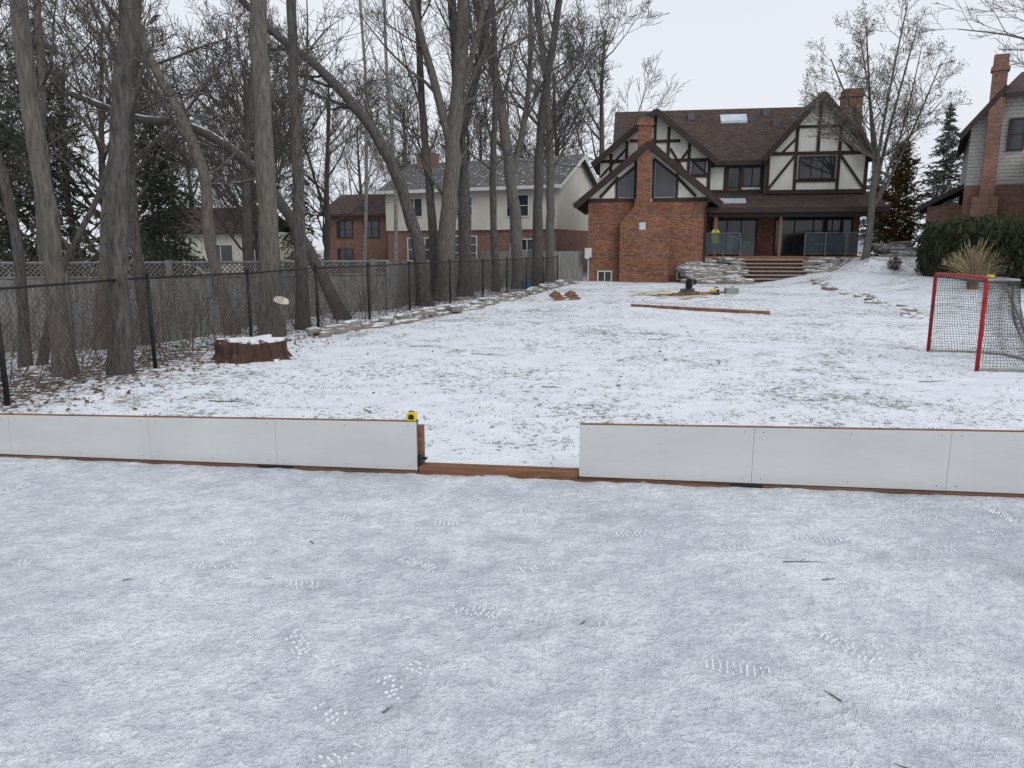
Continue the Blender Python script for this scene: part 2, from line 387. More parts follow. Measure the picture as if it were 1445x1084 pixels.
def along(pl,t):
    Ls=[(b_-a).length for a,b_ in zip(pl,pl[1:])]; d=t*sum(Ls)
    for (a,b_),l in zip(zip(pl,pl[1:]),Ls):
        if d<=l: return a.lerp(b_,d/l)
        d-=l
    return pl[-1].copy()
def netp(t,h):
    p=along(bot,t).lerp(along(top,t),h); sag=.10*math.sin(math.pi*h)*math.sin(math.pi*t)
    p.y+=sag+.015*math.sin(t*40+h*9); p.x*=1-.03*math.sin(math.pi*h); return p
nc,nr=84,30
for i in range(nc+1):
    T.tube([netp(i/nc,k/8) for k in range(9)],[.003]*9,3)
for j in range(nr+1):
    T.tube([netp(k/24,j/nr) for k in range(25)],[.003]*25,3)
for i in range(28):
    x=-hw+2*hw*i/27
    yb=-.55 if abs(x)<.6 else -.55+(abs(x)-.6)/.3*.5
    T.tube([V((x,0,1.22)),V((x,yb/2,1.15)),V((x,yb,1.19))],[.003]*3,3)
for i in range(9): 
    y=-.06*i; T.tube([V((-hw+.0,y,1.2-.04*(i>1))),V((0,y,1.16)),V((hw,y,1.2-.04*(i>1)))],[.003]*3,3)
T.obj('netting','netcord',e)
T=MB(); T.rock(-.7,-.12,1.225,.13,.08,.035); T.obj('glove_on_top','yellow',e)
# ------------------------------------------------------------------ tudor house
H=empty('tudor_house',(3.7,37,-.15),-9)
def gable_roof(mb,c,hw,zp,ze,y0,y1,th=.14):
    mb.slab([(c-hw,y0,ze),(c,y0,zp),(c,y1,zp),(c-hw,y1,ze)],th)
    mb.slab([(c,y0,zp+.003),(c+hw,y0,ze+.003),(c+hw,y1,ze+.003),(c,y1,zp+.003)],th)
B=MB()
B.box(0,5.6,0,9,-1,3.9)
B.box(5.6,13.3,3.02,10,-1,4.35)
B.prism([(1.55,-.5),(3.9,-.5),(3.9,2.95),(3.25,3.7),(3.25,3.895),(2.2,3.895),(2.2,3.7),(1.55,2.95)],-.45,-.001)
B.box(2.28,2.93,-.45,.25,3.896,7.65)
B.box(2.21,3.0,-.52,.32,7.35,7.5)
B.box(13.0,13.9,6.4,7.4,0,10.0); B.box(12.93,13.97,6.33,7.47,9.6,9.75)
B.box(5.61,13.5,.6,.9,-1,1.1)
B.obj('brick_walls_and_chimneys','brick',H)
S=MB()
S.prism([(0.02,3.9),(5.58,3.9),(5.58,4.1),(2.8,6.35),(.02,4.1)],.06,1.25)
S.prism([(.4,3.7),(5.8,3.7),(5.8,5.95),(3.1,8.1),(.4,5.95)],1.26,7)
S.box(1.3,13.28,3,9.9,4.36,6.15)
S.prism([(8.6,4.4),(13.3,4.4),(13.3,6.25),(10.95,8.85),(8.6,6.25)],2.5,7)
i=len(S.v); S.v+=[(1.3,3,6.1),(1.3,10,6.1),(1.3,6.5,8.9)]; S.f.append((i,i+1,i+2))
S.obj('stucco_walls','stucco',H)
Rf=MB()
Rf.slab([(1.0,2.6,6.0),(13.6,2.6,6.0),(13.6,6.5,9.15),(1.0,6.5,9.15)],.15)
Rf.slab([(1.0,6.5,9.153),(13.6,6.5,9.153),(13.6,10.4,6.0),(1.0,10.4,6.0)],.15)
Rf.slab([(5.66,.2,3.62),(13.75,.2,3.62),(13.75,3.0,4.5),(5.66,3.0,4.5)],.12)
Rf.obj('main_roof','shingle',H)
Rf=MB()
gable_roof(Rf,2.8,3.4,6.65,3.85,-.45,1.2); 
Rf.slab([(-.6,1.2,3.85),(.45,1.2,4.7),(.45,9,4.7),(-.6,9,3.85)],.14)
gable_roof(Rf,3.1,3.0,8.3,5.85,.75,5.5); gable_roof(Rf,10.95,2.6,9.1,6.1,2.05,6.6)
Rf.obj('gable_roofs','shingley',H)
F=MB()
def rake(c,hw,zp,ze,y,w=.26):
    for s_ in(-1,1): F.beam(c,zp-.13,c+s_*hw,ze-.13,w,y,.06)
rake(2.8,3.4,6.65,3.85,-.46,.3); rake(3.1,3.0,8.3,5.85,.74,.28); rake(10.95,2.6,9.1,6.1,2.04,.28)
F.box(5.9,8.6,2.5,2.6,5.8,6.02); F.box(5.64,13.77,.1,.2,3.4,3.64); F.box(5.7,13.6,.45,.62,3.2,3.42)
F.box(5.66,13.7,.62,3.0,3.42,3.47)
F.box(-.7,-.58,-.45,9,3.7,3.86)
F.obj('fascia_and_gutters','fascia',H)
Tm=MB(); y=.06
for a in [(0,4.0,2.2,4.0,.2),(3.05,4.0,5.6,4.0,.2),(.55,4.15,1.35,5.0,.14),(1.35,4.1,1.35,5.1,.14),(2.2,4.1,2.2,5.8,.12),(3.05,4.1,3.05,5.9,.12),(4.15,4.1,4.15,5.2,.14),(5.05,4.15,4.2,5.0,.14),(1.35,4.9,2.2,5.55,.12),(4.15,5.05,3.05,5.9,.12)]:
    Tm.beam(*a,y)
y=1.26
for a in [(.4,5.95,5.8,5.95,.14),(1.0,5.2,1.0,6.3,.13),(1.75,5.3,1.75,6.9,.13),(.5,5.2,1.7,6.5,.11),(3.05,6.85,4.3,6.85,.14),(3.75,5.7,3.75,7.5,.14),(4.75,5.0,4.75,6.75,.14),(5.72,4.3,5.72,5.9,.16),(3.8,5.15,4.7,6.4,.12),(4.7,5.2,3.85,6.5,.11),(3.1,6.6,3.1,8.0,.13),(4.8,6.0,5.7,5.2,.101),(4.7,5.2,5.8,5.2,.14),(.4,5.3,.4,5.9,.15),(1.9,6.9,3.05,6.9,.12),(2.4,5.9,2.4,7.4,.12)]:
    Tm.beam(*a,y)
y=2.5
for a in [(8.66,4.4,8.66,6.3,.16),(13.24,4.4,13.24,6.3,.16),(8.6,6.3,13.3,6.3,.17),(8.6,4.48,13.3,4.48,.2),(9.95,4.5,9.95,7.6,.15),(11.95,4.5,11.95,7.6,.15),(10.95,6.3,10.95,8.8,.15),(8.7,4.6,9.9,6.2,.12),(13.2,4.6,12.0,6.2,.12),(9.95,5.0,11.95,5.0,.14),(9.95,7.55,11.95,7.55,.13),(9.3,6.35,9.9,7.0,.11),(12.6,6.35,12.0,7.0,.11)]:
    Tm.beam(*a,y)
y=3.0
for a in [(5.85,4.55,8.6,4.55,.2),(6.7,4.5,6.7,6.0,.15),(7.45,4.5,7.45,6.0,.13),(5.9,4.5,5.9,6.0,.13),(5.85,5.85,8.6,5.85,.18),(8.5,4.5,8.5,6,.14)]:
    Tm.beam(*a,y)
Tm.obj('half_timbering','timber',H)
G=MB(); WF=MB(); WD=MB()
def win(x0,x1,z0,z1,y,mx=1,mz=1,frame=None,w=.06):
    frame=frame or WF
    G.box(x0,x1,y-.02,y-.004,z0,z1)
    frame.box(x0-w,x0,y-.07,y-.003,z0-w,z1+w); frame.box(x1,x1+w,y-.07,y-.003,z0-w,z1+w)
    frame.box(x0,x1,y-.068,y-.003,z0-w,z0); frame.box(x0,x1,y-.068,y-.003,z1,z1+w)
    for k in range(1,mx): xx=x0+(x1-x0)*k/mx; frame.box(xx-.025,xx+.025,y-.05,y-.021,z0,z1)
    for k in range(1,mz): zz=z0+(z1-z0)*k/mz; frame.box(x0,x1,y-.047,y-.021,zz-.02,zz+.02)
G.prism([(1.45,4.15),(2.12,4.15),(2.12,5.6),(1.45,5.05)],.02,.05); G.prism([(3.14,4.15),(4.05,4.15),(4.05,5.05),(3.14,5.75)],.02,.05)
win(4.95,5.5,5.28,5.85,1.25,1,1,WD); win(10.15,11.75,5.12,6.1,2.48,3,1,WD); win(6.85,7.35,4.75,5.7,2.98,1,1,WD); win(7.6,8.4,4.85,5.7,2.98,2,1,WD)
win(.55,1.15,.15,.6,0,2,1); win(4.35,4.9,.3,.75,0,2,1)
win(6.2,8.3,1.45,3.15,3.0,3,1,WD); win(9.3,12.9,1.45,3.25,3.0,4,1,WD)
G.obj('window_glass','glass',H); WF.obj('white_window_frames','white',H); WD.obj('dark_window_frames','timber',H)
X=MB()
def onroof(u,z,w,h,dz):
    v_=lambda zz:2.6+(zz-6.0)*3.9/3.15
    X.slab([(u,v_(z),z+dz),(u+w,v_(z),z+dz),(u+w,v_(z+h),z+h+dz),(u,v_(z+h),z+h+dz)],dz+.02)
onroof(6.6,8.25,1.35,.4,.12); X.obj('skylight','glassl',H)
X=MB()
X.slab([(6.3,1.0,3.97),(7.5,1.0,3.97),(7.5,1.5,4.14),(6.3,1.5,4.14)],.1)
X.box(2.45,2.75,-.47,-.452,2.6,2.95); X.obj('vents_and_porch_skylight','glassl',H)
X=MB()
for u,z in((4.9,8.6),(8.8,8.75),(9.2,8.1)):
    v_=2.6+(z-6)*3.9/3.15; X.box(u,u+.35,v_-.15,v_+.3,z-.1,z+.25)
X.box(2.4,2.8,-.35,.15,7.65,7.75); X.obj('roof_vents','grey',H)
X=MB()
X.box(9.0,9.14,.48,.62,1.37,3.2); X.box(13.0,13.14,.48,.62,1.37,3.2); X.box(6.0,6.16,.45,.61,1.37,3.2)
for k in range(30): 
    X.box(5.62+k*.27,5.62+k*.27+.262,.35,3.0,1.33,1.37)
X.box(5.62,13.7,.3,.35,1.1,1.36)
X.box(5.62,5.7,.3,.4,-.3,1.1)
X.obj('deck_and_posts','cedar',H)
X=MB()
for k in range(8):
    z=1.22-k*.17; y=.3-k*.30
    X.box(7.3,10.15,y-.34,y+.02,z-.05,z)
    X.box(7.3,10.15,y-.02,y-.003,z-.17,z-.051)
X.obj('deck_steps','step',H)
Rg=MB(); RGl=MB()
def rail(a,b_,n):
    for k in range(n+1):
        x=a+(b_-a)*k/n; Rg.box(x-.03,x+.03,.36,.42,1.37,2.42)
    Rg.box(a,b_,.355,.425,2.42,2.47); Rg.box(a,b_,.375,.405,1.46,1.50)
    for k in range(n):
        x0=a+(b_-a)*k/n+.06; x1=a+(b_-a)*(k+1)/n-.06; RGl.box(x0,x1,.385,.395,1.52,2.38)
rail(5.7,7.25,2); rail(10.2,12.95,3)
Rg.obj('railing_frames','grey',H); RGl.obj('railing_glass','rglass',H)
X=MB(); X.prism([(5.92,1.95),(6.24,1.95),(6.25,2.35),(6.28,2.5),(6.2,2.62),(6.13,2.64),(6.08,2.5),(6.03,2.64),(5.96,2.62),(5.88,2.5),(5.91,2.35)],.43,.446); X.obj('hanging_safety_vest','hivis',H)
X=MB(); X.box(.0-.12,.2,-.28,-.02,1.3,1.75); X.tube([V((.05,-.12,-.2)),V((.05,-.12,1.3))],[.03,.03],6); X.tube([V((-.0,-.2,1.35)),V((-.0,-.33,1.35))],[.14,.13],12,True); X.obj('utility_meter','white',H)
X=MB(); X.tube([V((5.55,-.06,.1)),V((5.55,-.06,3.7))],[.045,.045],8); X.tube([V((8.5,2.4,4.4)),V((8.5,2.4,5.9))],[.04,.04],8); X.obj('downspouts','fascia',H)
X=MB()
X.box(7.4,8.1,1.6,2.3,1.375,2.1); X.box(7.5,7.6,1.7,2.2,2.1,2.5); X.box(10.9,12.2,1.5,2.2,1.9,1.96)
for a,b_ in((10.95,1.55),(12.1,1.55),(10.95,2.1),(12.1,2.1)): X.box(a,a+.06,b_,b_+.06,1.375,1.9)
X.obj('patio_furniture','grey',H)
def HW(u,v_): 
    a=math.radians(-9); return (3.7+math.cos(a)*u-math.sin(a)*v_, 37+math.sin(a)*u+math.cos(a)*v_)
mb=MB()
def rocks(u0,u1,v0,v1,z0,z1,n,s=.75):
    for k in range(n):
        t=R.random(); u=R.uniform(u0,u1); z=z0+(z1-z0)*t; v_=v0+(v1-v0)*t+R.uniform(-.15,.15)
        x,y=HW(u,v_); sx=s*R.uniform(.6,1.5)
        mb.rock(x,y,z-.12,sx,sx*R.uniform(.5,.8),R.uniform(.16,.30),R.uniform(-.5,.5))
rocks(4.6,7.3,-1.5,.1,.0,.85,75); rocks(10.25,13.6,-1.2,.2,.05,1.05,90); rocks(13.4,16.5,-1.3,-.2,.2,1.35,70,.8); rocks(5.6,7.3,-.2,.2,.5,1.1,24)
rocks(10.3,12.8,-2.6,-2.2,.0,.2,18,.7); rocks(5.3,7.4,-2.3,-1.8,.0,.15,14,.7); rocks(13.6,15.4,.3,1.8,1.2,1.8,40)
mb.obj('terrace_stones','stone')
mb=MB(); BP=[V((-3.5,13.6,0)),V((-3.0,15.0,0)),V((-1.75,18,0)),V((-.2,23,0)),V((1.35,29.6,0)),V((2.9,35,0))]
for k in range(150):
    p=along(BP,k/149); 
    for j in range(R.choice((1,1,2))):
        mb.rock(p.x+R.uniform(-.2,.15),p.y+R.uniform(-.1,.1),Hg(p.x,p.y)-.04+.10*j,R.uniform(.25,.55),R.uniform(.2,.32),R.uniform(.08,.15),R.uniform(.6,1.5))
mb.obj('stone_border','stone')
mb=MB(); BP2=[V((9.6,17,0)),V((10.3,20,0)),V((11.4,24,0)),V((12.2,29,0)),V((12.8,32.5,0))]
for k in range(45):
    p=along(BP2,k/44+R.uniform(-.01,0)*(k>0))
    mb.rock(p.x+R.uniform(-.35,.35),p.y,Hg(p.x,p.y)-.09,R.uniform(.25,.5),R.uniform(.2,.35),R.uniform(.1,.16),R.uniform(0,1.5))
mb.obj('stone_border','stone')
# ------------------------------------------------------------------ neighbour (left, stucco over brick)
E=empty('stucco_house',(-8.2,50.1,-.3),-25)
X=MB(); X.box(0,12,0,7,0,3.0); X.box(.8,1.9,2.6,3.6,3,8.2); X.obj('brick_ground_floor','brick2',E)
X=MB(); X.box(-.0,12.02,-.15,7,3.0,5.7)
i=len(X.v); X.v+=[(12.0,-.1,5.7),(12.0,7,5.7),(12.0,3.45,7.5)]; X.f.append((i,i+1,i+2)); X.obj('upper_walls','stucco2',E)
X=MB(); X.slab([(-.4,-.6,5.5),(12.4,-.6,5.5),(12.4,3.45,7.6),(-.4,3.45,7.6)],.14); X.slab([(-.4,3.45,7.603),(12.4,3.45,7.603),(12.4,7.5,5.5),(-.4,7.5,5.5)],.14); X.obj('roof','roofsnow',E)
X=MB(); X.slab([(-.42,-.66,5.52),(12.45,-.66,5.52),(12.45,-.6,5.52),(-.42,-.6,5.52)],.2); X.slab([(12.4,-.6,5.45),(12.45,-.6,5.45),(12.45,3.45,7.55),(12.4,3.45,7.55)],.2); X.slab([(12.4,3.45,7.55),(12.45,3.45,7.55),(12.45,7.5,5.45),(12.4,7.5,5.45)],.2); X.obj('white_fascia','white',E)
G=MB(); WF=MB(); WD=MB()
win(1.6,2.8,3.9,5.0,-.15,2,1); win(5.2,6.4,3.9,5.0,-.15,2,2); win(8.8,10.2,3.8,5.0,-.15,2,2); win(1.6,3.3,1.1,2.5,0,4,2); win(5.0,6.6,1.1,2.6,0,4,3); win(9,10.6,1.1,2.4,0,3,2)
G.obj('window_glass','glass',E); WF.obj('window_frames','white',E)
E=empty('brick_bungalow',(-27,55,-.8),-6)
X=MB(); X.box(0,9,0,7,0,3.6); X.obj('walls','stucco2',E)
X=MB(); X.slab([(-.5,-.5,3.5),(9.5,-.5,3.5),(8.3,3.5,5.4),(.7,3.5,5.4)],.15); X.slab([(.7,3.5,5.403),(8.3,3.5,5.403),(9.5,7.5,3.5),(-.5,7.5,3.5)],.15); X.obj('roof','shingle',E)
G=MB(); WF=MB(); win(1.2,2.8,1.3,2.6,0,2,1); win(5.2,7,1.3,2.6,0,2,1); G.obj('window_glass','glass',E); WF.obj('window_frames','white',E)
E=empty('brick_house',(-14.2,58,-.8),-15)
X=MB(); X.box(0,5,0,7,0,5); X.obj('walls','brick2',E)
X=MB(); X.slab([(-.4,-.5,4.9),(5.4,-.5,4.9),(5.4,3.5,6.6),(-.4,3.5,6.6)],.15); X.slab([(-.4,3.5,6.603),(5.4,3.5,6.603),(5.4,7.5,4.9),(-.4,7.5,4.9)],.15); X.obj('roof','shingle',E)
G=MB(); WF=MB(); win(1,2.2,3.2,4.4,0,2,2); win(3.2,4.4,3.2,4.4,0,2,2); win(1,2.2,1.2,2.3,0,2,2); G.obj('window_glass','glass',E); WF.obj('window_frames','timber',E)
# ------------------------------------------------------------------ neighbour (right)
E=empty('brick_and_siding_house',(18.3,31,.3),-29)
X=MB(); X.box(0,12,0,9,-.5,3.75); X.box(.5,1.0,-.45,.0-.001,-.5,8.6); X.box(.25,1.15,-.52,-.002,-.5,3.3); X.box(.44,1.06,-.51,.06,8.0,8.16); X.box(2.4,12,-3,-.002,-.5,4.0)
X.box(-1.3,-.001,2,8,-.5,3.1); X.obj('brick_walls_and_chimney','brick2',E)
X=MB(); X.prism([(0,3.76),(12,3.76),(12,7.2),(1.0,7.2),(0,6.0)],.01,9); X.obj('siding_walls','siding',E)
X=MB(); X.slab([(.85,-.45,7.15),(12.5,-.45,7.15),(12.5,3.5,8.6),(1.7,3.5,8.6)],.12); X.slab([(2.1,-3.4,4.1),(12.5,-3.4,4.1),(12.5,.2,5.0),(2.1,.2,5.0)],.12); X.slab([(-1.6,1.7,3.1),(0,1.7,3.95),(0,8.2,3.95),(-1.6,8.2,3.1)],.14)
X.slab([(-.35,-.4,5.7),(1.0,-.4,7.4),(1.0,9.2,7.4),(-.35,9.2,5.7)],.14); X.slab([(1.0,-.2,7.4),(1.7,3.5,8.6),(1.7,9,8.6),(1.0,9.2,7.4)],.14); X.obj('roof','shingle',E)
X=MB(); X.beam(-.4,5.6,1.05,7.42,.2,-.41,.05); X.box(1.0,12.5,-.5,-.45,6.98,7.17); X.box(2.05,12.5,-3.45,-3.4,3.9,4.12); X.beam(-1.65,3.0,0,3.87,.2,1.69,.05); X.obj('dark_fascia','fascia',E)
G=MB(); WF=MB(); WD=MB(); win(1.3,1.75,5.1,6.2,0,1,2,WD); win(3.2,4.4,1.4,2.8,-3,2,2); win(3,4.2,5.1,6.3,0,2,2); G.obj('window_glass','glass',E); WF.obj('window_frames','white',E); WD.obj('dark_window_frames','timber',E)
X=MB(); X.box(2.28,2.4,-3.06,-2.9,-.5,4.0); X.obj('corner_trim','white',E)
# ------------------------------------------------------------------ fences
e=empty('chain_link_fence'); P=MB(); Wr=MB()
FP=[]; y=5.2
while y<35: FP.append(y); y+=2.35
posts=[V((fence_x(y),y,Hg(fence_x(y),y))) for y in FP]
for p in posts: P.tube([p+V((0,0,-.2)),p+V((0,0,1.24))],[.028,.028],8,True); P.tube([p+V((0,0,1.24)),p+V((0,0,1.27))],[.034,.02],8,True)
for a,b_ in zip(posts,posts[1:]):
    P.rod(a+V((0,0,1.2)),b_+V((0,0,1.2)),.017)
    L=(b_-a).length; h=1.15; n=int(L/.075)
    for k in range(-int(h/.075),n):
        for sgn in (1,-1):
            s0=k*.075
            t0,t1=max(0,-s0),min(h,L-s0)
            if t1<=t0: continue
            f=lambda t: a.lerp(b_,(s0+t)/L)+V((.006*sgn,0,.04+(t if sgn>0 else h-t)))
            Wr.tube([f(t0),f(t1)],[.0018,.0018],3)
P.obj('posts_and_rails','black',e,True); Wr.obj('wire_mesh','black',e)
def woodfence(pts,ztop_,zb,lattice,name='wood_fence'):
    e=empty(name); A=MB(); Lt=MB()
    for a,b_ in zip(pts,pts[1:]):
        L=(b_-a).length; d=(b_-a)/L; n=V((d.y,-d.x,0))
        if n.y>0: n=-n
        x=0
        while x<L-.02:
            w=.138; h=ztop_+R.uniform(-.015,.015); q0=a+d*x; q1=a+d*min(L,x+w)
            i=len(A.v); o_=n*R.uniform(0,.012)
            for q in(q0+o_,q1+o_,q1+o_-n*.02,q0+o_-n*.02): A.v.append((q.x,q.y,zb))
            for q in(q0+o_,q1+o_,q1+o_-n*.02,q0+o_-n*.02): A.v.append((q.x,q.y,h))
            A.f+=[tuple(i+m_ for m_ in qq) for qq in((4,5,6,7),(0,1,5,4),(1,2,6,5),(2,3,7,6),(3,0,4,7))]
            x+=w+.002
        x=0
        while x<=L+.01:
            q=a+d*x; A.box(q.x-.06,q.x+.06,q.y-.08,q.y+.05,zb,ztop_+(.42 if lattice else .12)); x+=2.4
        if lattice:
            for z in(ztop_+.03,ztop_+.36): A.rod(a+V((0,0,z)),b_+V((0,0,z)),.035,4)
            m_=-.33
            while m_<L:
                for sg in(1,-1):
                    t0=max(0,-m_); t1=min(.33,L-m_)
                    if t1>t0:
                        za,zb2=(t0,t1) if sg>0 else(.33-t0,.33-t1)
                        pa=a+d*(m_+t0)+V((0,0,ztop_+.03+za))+n*.01*sg; pb=a+d*(m_+t1)+V((0,0,ztop_+.03+zb2))+n*.01*sg
                        Lt.rod(pa,pb,.014,4)
                m_+=.11
    A.obj('boards_and_posts','fencewood',e)
    if lattice: Lt.obj('lattice_top','fencewood',e)
woodfence([V((-22,15.0,0)),V((-8,17.6,0)),V((-3.2,19.6,0))],.9,-1.2,True)
woodfence([V((-3.2,19.6,0)),V((-3.0,26,0)),V((-1.4,35,0))],1.15,-1,False)
woodfence([V((-1.4,35.5,0)),V((1.3,36.3,0)),V((3.5,37.2,0))],1.45,-.6,False)
# ------------------------------------------------------------------ trees
def rv(rnd): 
    return V((rnd.gauss(0,1),rnd.gauss(0,1),rnd.gauss(0,1)))
def grow(mb,rnd,pos,d,L,r,lv,mx,cnt,rmin,trop=.06,wand=.16,tips=None):
    ns=(7,6,5,4,3,3)[lv]; sides=(8,5,4,3,3,3)[lv]
    pts=[pos.copy()]; rad=[r]; p=pos.copy(); d=d.normalized()
    for k in range(ns):
        d=(d+rv(rnd)*wand*.6+V((0,0,trop))).normalized(); p=p+d*(L/ns); pts.append(p.copy()); rad.append(max(rmin,r*(1-.85*(k+1)/ns)))
    mb.tube(pts,rad,sides)
    if tips is not None and lv>=mx-1: tips.append(p.copy())
    if lv<mx: sub(mb,rnd,pts,rad,L,lv,mx,cnt,rmin,.2,trop,wand,tips)
def sub(mb,rnd,pts,rad,L,lv,mx,cnt,rmin,t0,trop,wand,tips,lf=None):
    n=cnt[lv]; N=len(pts)-1
    for c in range(n):
        t=t0+(1-t0)*(c+rnd.random())/n; f=t*N; k=min(int(f),N-1); q=pts[k].lerp(pts[k+1],f-k); dd=(pts[k+1]-pts[k]).normalized()
        rr=rad[k]*(1-(f-k))+rad[k+1]*(f-k)
        perp=rv(rnd); perp=(perp-dd*perp.dot(dd)).normalized(); an=math.radians(rnd.uniform(28,62))
        nd_=dd*math.cos(an)+perp*math.sin(an)
        if nd_.z<-.1: nd_.z*=-.3
        l=(lf or L*.62)*rnd.uniform(.6,1.1)*(1.15-.6*t)
        grow(mb,rnd,q,nd_,l,max(rmin,min(rr*.5,l*.016)),lv+1,mx,cnt,rmin,trop,wand,tips)
def smoothpath(P,n=4):
    out=[]
    for i in range(len(P)-1):
        p0=P[max(i-1,0)];p1=P[i];p2=P[i+1];p3=P[min(i+2,len(P)-1)]
        for k in range(n):
            t=k/n
            out.append(.5*((2*p1)+(p2-p0)*t+(2*p0-5*p1+4*p2-p3)*t*t+(3*p1-p0-3*p2+p3)*t**3))
    out.append(P[-1]); return out
TR=.76
def tree(P,r0,r1,mat,seed,cnt=(9,7,6,4),mx=3,t0=.4,lf=4,rmin=.005,flare=1.4,name='bare_tree',trop=.06,sides=12,forks=()):
    rnd=random.Random(seed); mb=MB(); r0*=TR; r1*=TR
    P=[V(p) for p in P]; base=P[0].copy(); base.z=Hg(base.x,base.y); P[0]=base-V((0,0,.15))
    pts=smoothpath(P,6); N=len(pts)-1; rad=[]
    for i,p in enumerate(pts):
        t=i/N; r=r0+(r1-r0)*t
        if p.z-base.z<.7: r*=1+(flare-1)*(1-max(0,(p.z-base.z))/.7)**2
        rad.append(r*(1+.05*math.sin(i*2.3+seed)+rnd.uniform(-.03,.03)))
        if 0<i<N: pts[i]=p+V((rnd.uniform(-1,1),rnd.uniform(-1,1),0))*r0*.12
    mb.tube(pts,rad,sides)
    sub(mb,rnd,pts,rad,sum((b_-a).length for a,b_ in zip(pts,pts[1:])),0,mx,cnt,rmin,t0,trop,.16,None,lf)
    for F_ in forks:
        fp=smoothpath([V(q) for q in F_[0]],4); fr=[TR*(F_[1]+(F_[2]-F_[1])*i/(len(fp)-1)) for i in range(len(fp))]
        mb.tube(fp,fr,8); sub(mb,rnd,fp,fr,6,0,mx,cnt,rmin,.25,trop,.16,None,lf*.8)
    v0=[tuple(a-b_ for a,b_ in zip(v_,base)) for v_ in mb.v]; mb.v=v0
    return mb.obj(name,mat,None,True,base)
tree([(-5.7,9.37,0),(-5.72,9.4,2),(-5.78,9.4,4.5),(-5.6,9.5,8),(-5.2,9.7,14)],.16,.09,'bark_b',1,(8,6,5,4),3,.38,2.6)
tree([(-5.0,9.4,0),(-4.86,9.4,2),(-4.66,9.4,3.6),(-4.5,9.4,5.2),(-4.3,9.2,14)],.17,.09,'bark_d',2,(7,6,5,4),3,.38,2.4)
tree([(-4.4,13.6,0),(-4.36,13.6,2.2),(-4.33,13.6,5.7),(-4.2,13.7,10),(-4,14,15)],.26,.12,'bark_b',3,(9,7,5,4),3,.36,3.0,flare=1.5)
tree([(-4.17,14.85,0),(-4.12,14.8,3),(-4.08,14.8,6),(-3.8,14.8,14)],.18,.09,'bark_d',4,(8,6,5,4),3,.36,2.8)
tree([(-5.25,14,0),(-5.56,14,1.6),(-5.6,14,2.9),(-6.0,14,4.1),(-6.5,14,5.2),(-7.2,14,8),(-7.5,14,11)],.16,.06,'bark_b',5,(10,7,5,4),3,.3,2.7)
tree([(-3.8,17,0),(-4.5,17,1.4),(-5.1,17,2.5),(-5.88,17,3.5),(-7.0,17,4.2),(-8.2,17,4.4),(-9.6,17,4.9)],.19,.09,'bark_snow',6,(9,7,5,4),3,.4,2.4)
tree([(-2.45,21,0),(-2.6,21,1.6),(-3.2,21,3.7),(-4.04,21,5.1),(-5.14,21,6.3),(-6.4,21,7.3),(-8,21,9)],.26,.10,'bark_d',7,(12,7,6,4),3,.35,3.7,rmin=.006)
tree([(-2.05,22.9,0),(-1.95,22.9,2),(-1.72,22.9,4.7),(-1.37,22.9,8.6),(-1.0,23,16)],.40,.19,'bark_b',8,(12,8,6,4),3,.33,4.3,rmin=.006,forks=[([(-1.75,22.9,4.4),(-2.3,22.9,6.5),(-2.9,22.8,9),(-3.2,22.8,14)],.19,.08),([(-1.6,22.9,5.8),(-.9,22.9,8),(-.2,23,12)],.15,.06)])
tree([(-1.6,25.5,0),(-1.6,25.5,3),(-1.75,25.5,6),(-1.9,25.5,9.5),(-2.2,25.5,16)],.32,.14,'bark_d',9,(12,8,6,4),3,.3,4.3,rmin=.006,forks=[([(-1.7,25.5,5.0),(-1.1,25.5,7.2),(-.6,25.5,10),(-.4,25.5,14)],.17,.07)])
tree([(-2.4,23.5,0),(-2.5,23.5,3),(-2.65,23.5,5),(-2.75,23.5,8),(-2.6,23.5,14)],.20,.1,'bark_d',10,(10,7,6,4),3,.33,3.4,rmin=.006)
tree([(.27,30,0),(.1,30,3),(-.25,30,5.7),(-.65,30,8.2),(-1.4,30,10.8),(-2.4,30,16)],.34,.15,'bark_g',11,(13,8,6,4),3,.28,4.8,rmin=.008,forks=[([(.0,30,4.4),(.5,30,6.5),(.7,30,9),(.6,30,14)],.19,.08)])
tree([(1.05,32,0),(1.1,32,4),(1.25,32,7),(1.9,32,11.5),(2.3,32,16)],.30,.13,'bark_d',12,(13,8,6,4),3,.28,4.8,rmin=.008)
tree([(1.75,35,0),(1.75,35,4),(1.6,35,8),(1.0,35,13),(.8,35,17)],.29,.12,'bark_g',13,(13,8,6,4),3,.26,4.8,rmin=.008)
tree([(-.6,28,0),(-.7,28,4),(-.6,28,8),(-.9,28,14)],.19,.09,'bark_d',21,(10,7,6,4),3,.3,3.5,rmin=.008)
tree([(-7.6,15.5,0),(-7.7,15.5,3),(-7.3,15.5,6),(-6.6,15.5,13)],.16,.08,'bark_d',14,(10,7,6,4),3,.25,3.4)
tree([(-9.5,17,0),(-8.9,17,3),(-8.2,17,6),(-7.3,17,13)],.18,.08,'bark_b',15,(10,7,6,4),3,.25,3.5)
tree([(-6.6,19,0),(-6.6,19,3),(-6.2,19,6),(-5.6,19,14)],.19,.08,'bark_d',16,(10,7,6,4),3,.25,3.5)
tree([(-7.4,11.5,0),(-6.9,11.5,1.2),(-6.2,11.5,2.4),(-5.4,11.8,4.5)],.08,.035,'bark_d',17,(6,6,5,4),3,.3,1.4)
tree([(-6.9,9.5,0),(-7.2,9.3,.9),(-7.6,9.2,2.2),(-7.9,9.2,5)],.12,.06,'bark_b',18,(6,6,5,4),3,.3,1.8)
tree([(-8.6,13,0),(-8.5,13,2),(-8.9,13,4.5),(-9.4,13,9)],.13,.06,'bark_d',22,(9,7,5,4),3,.3,2.6)
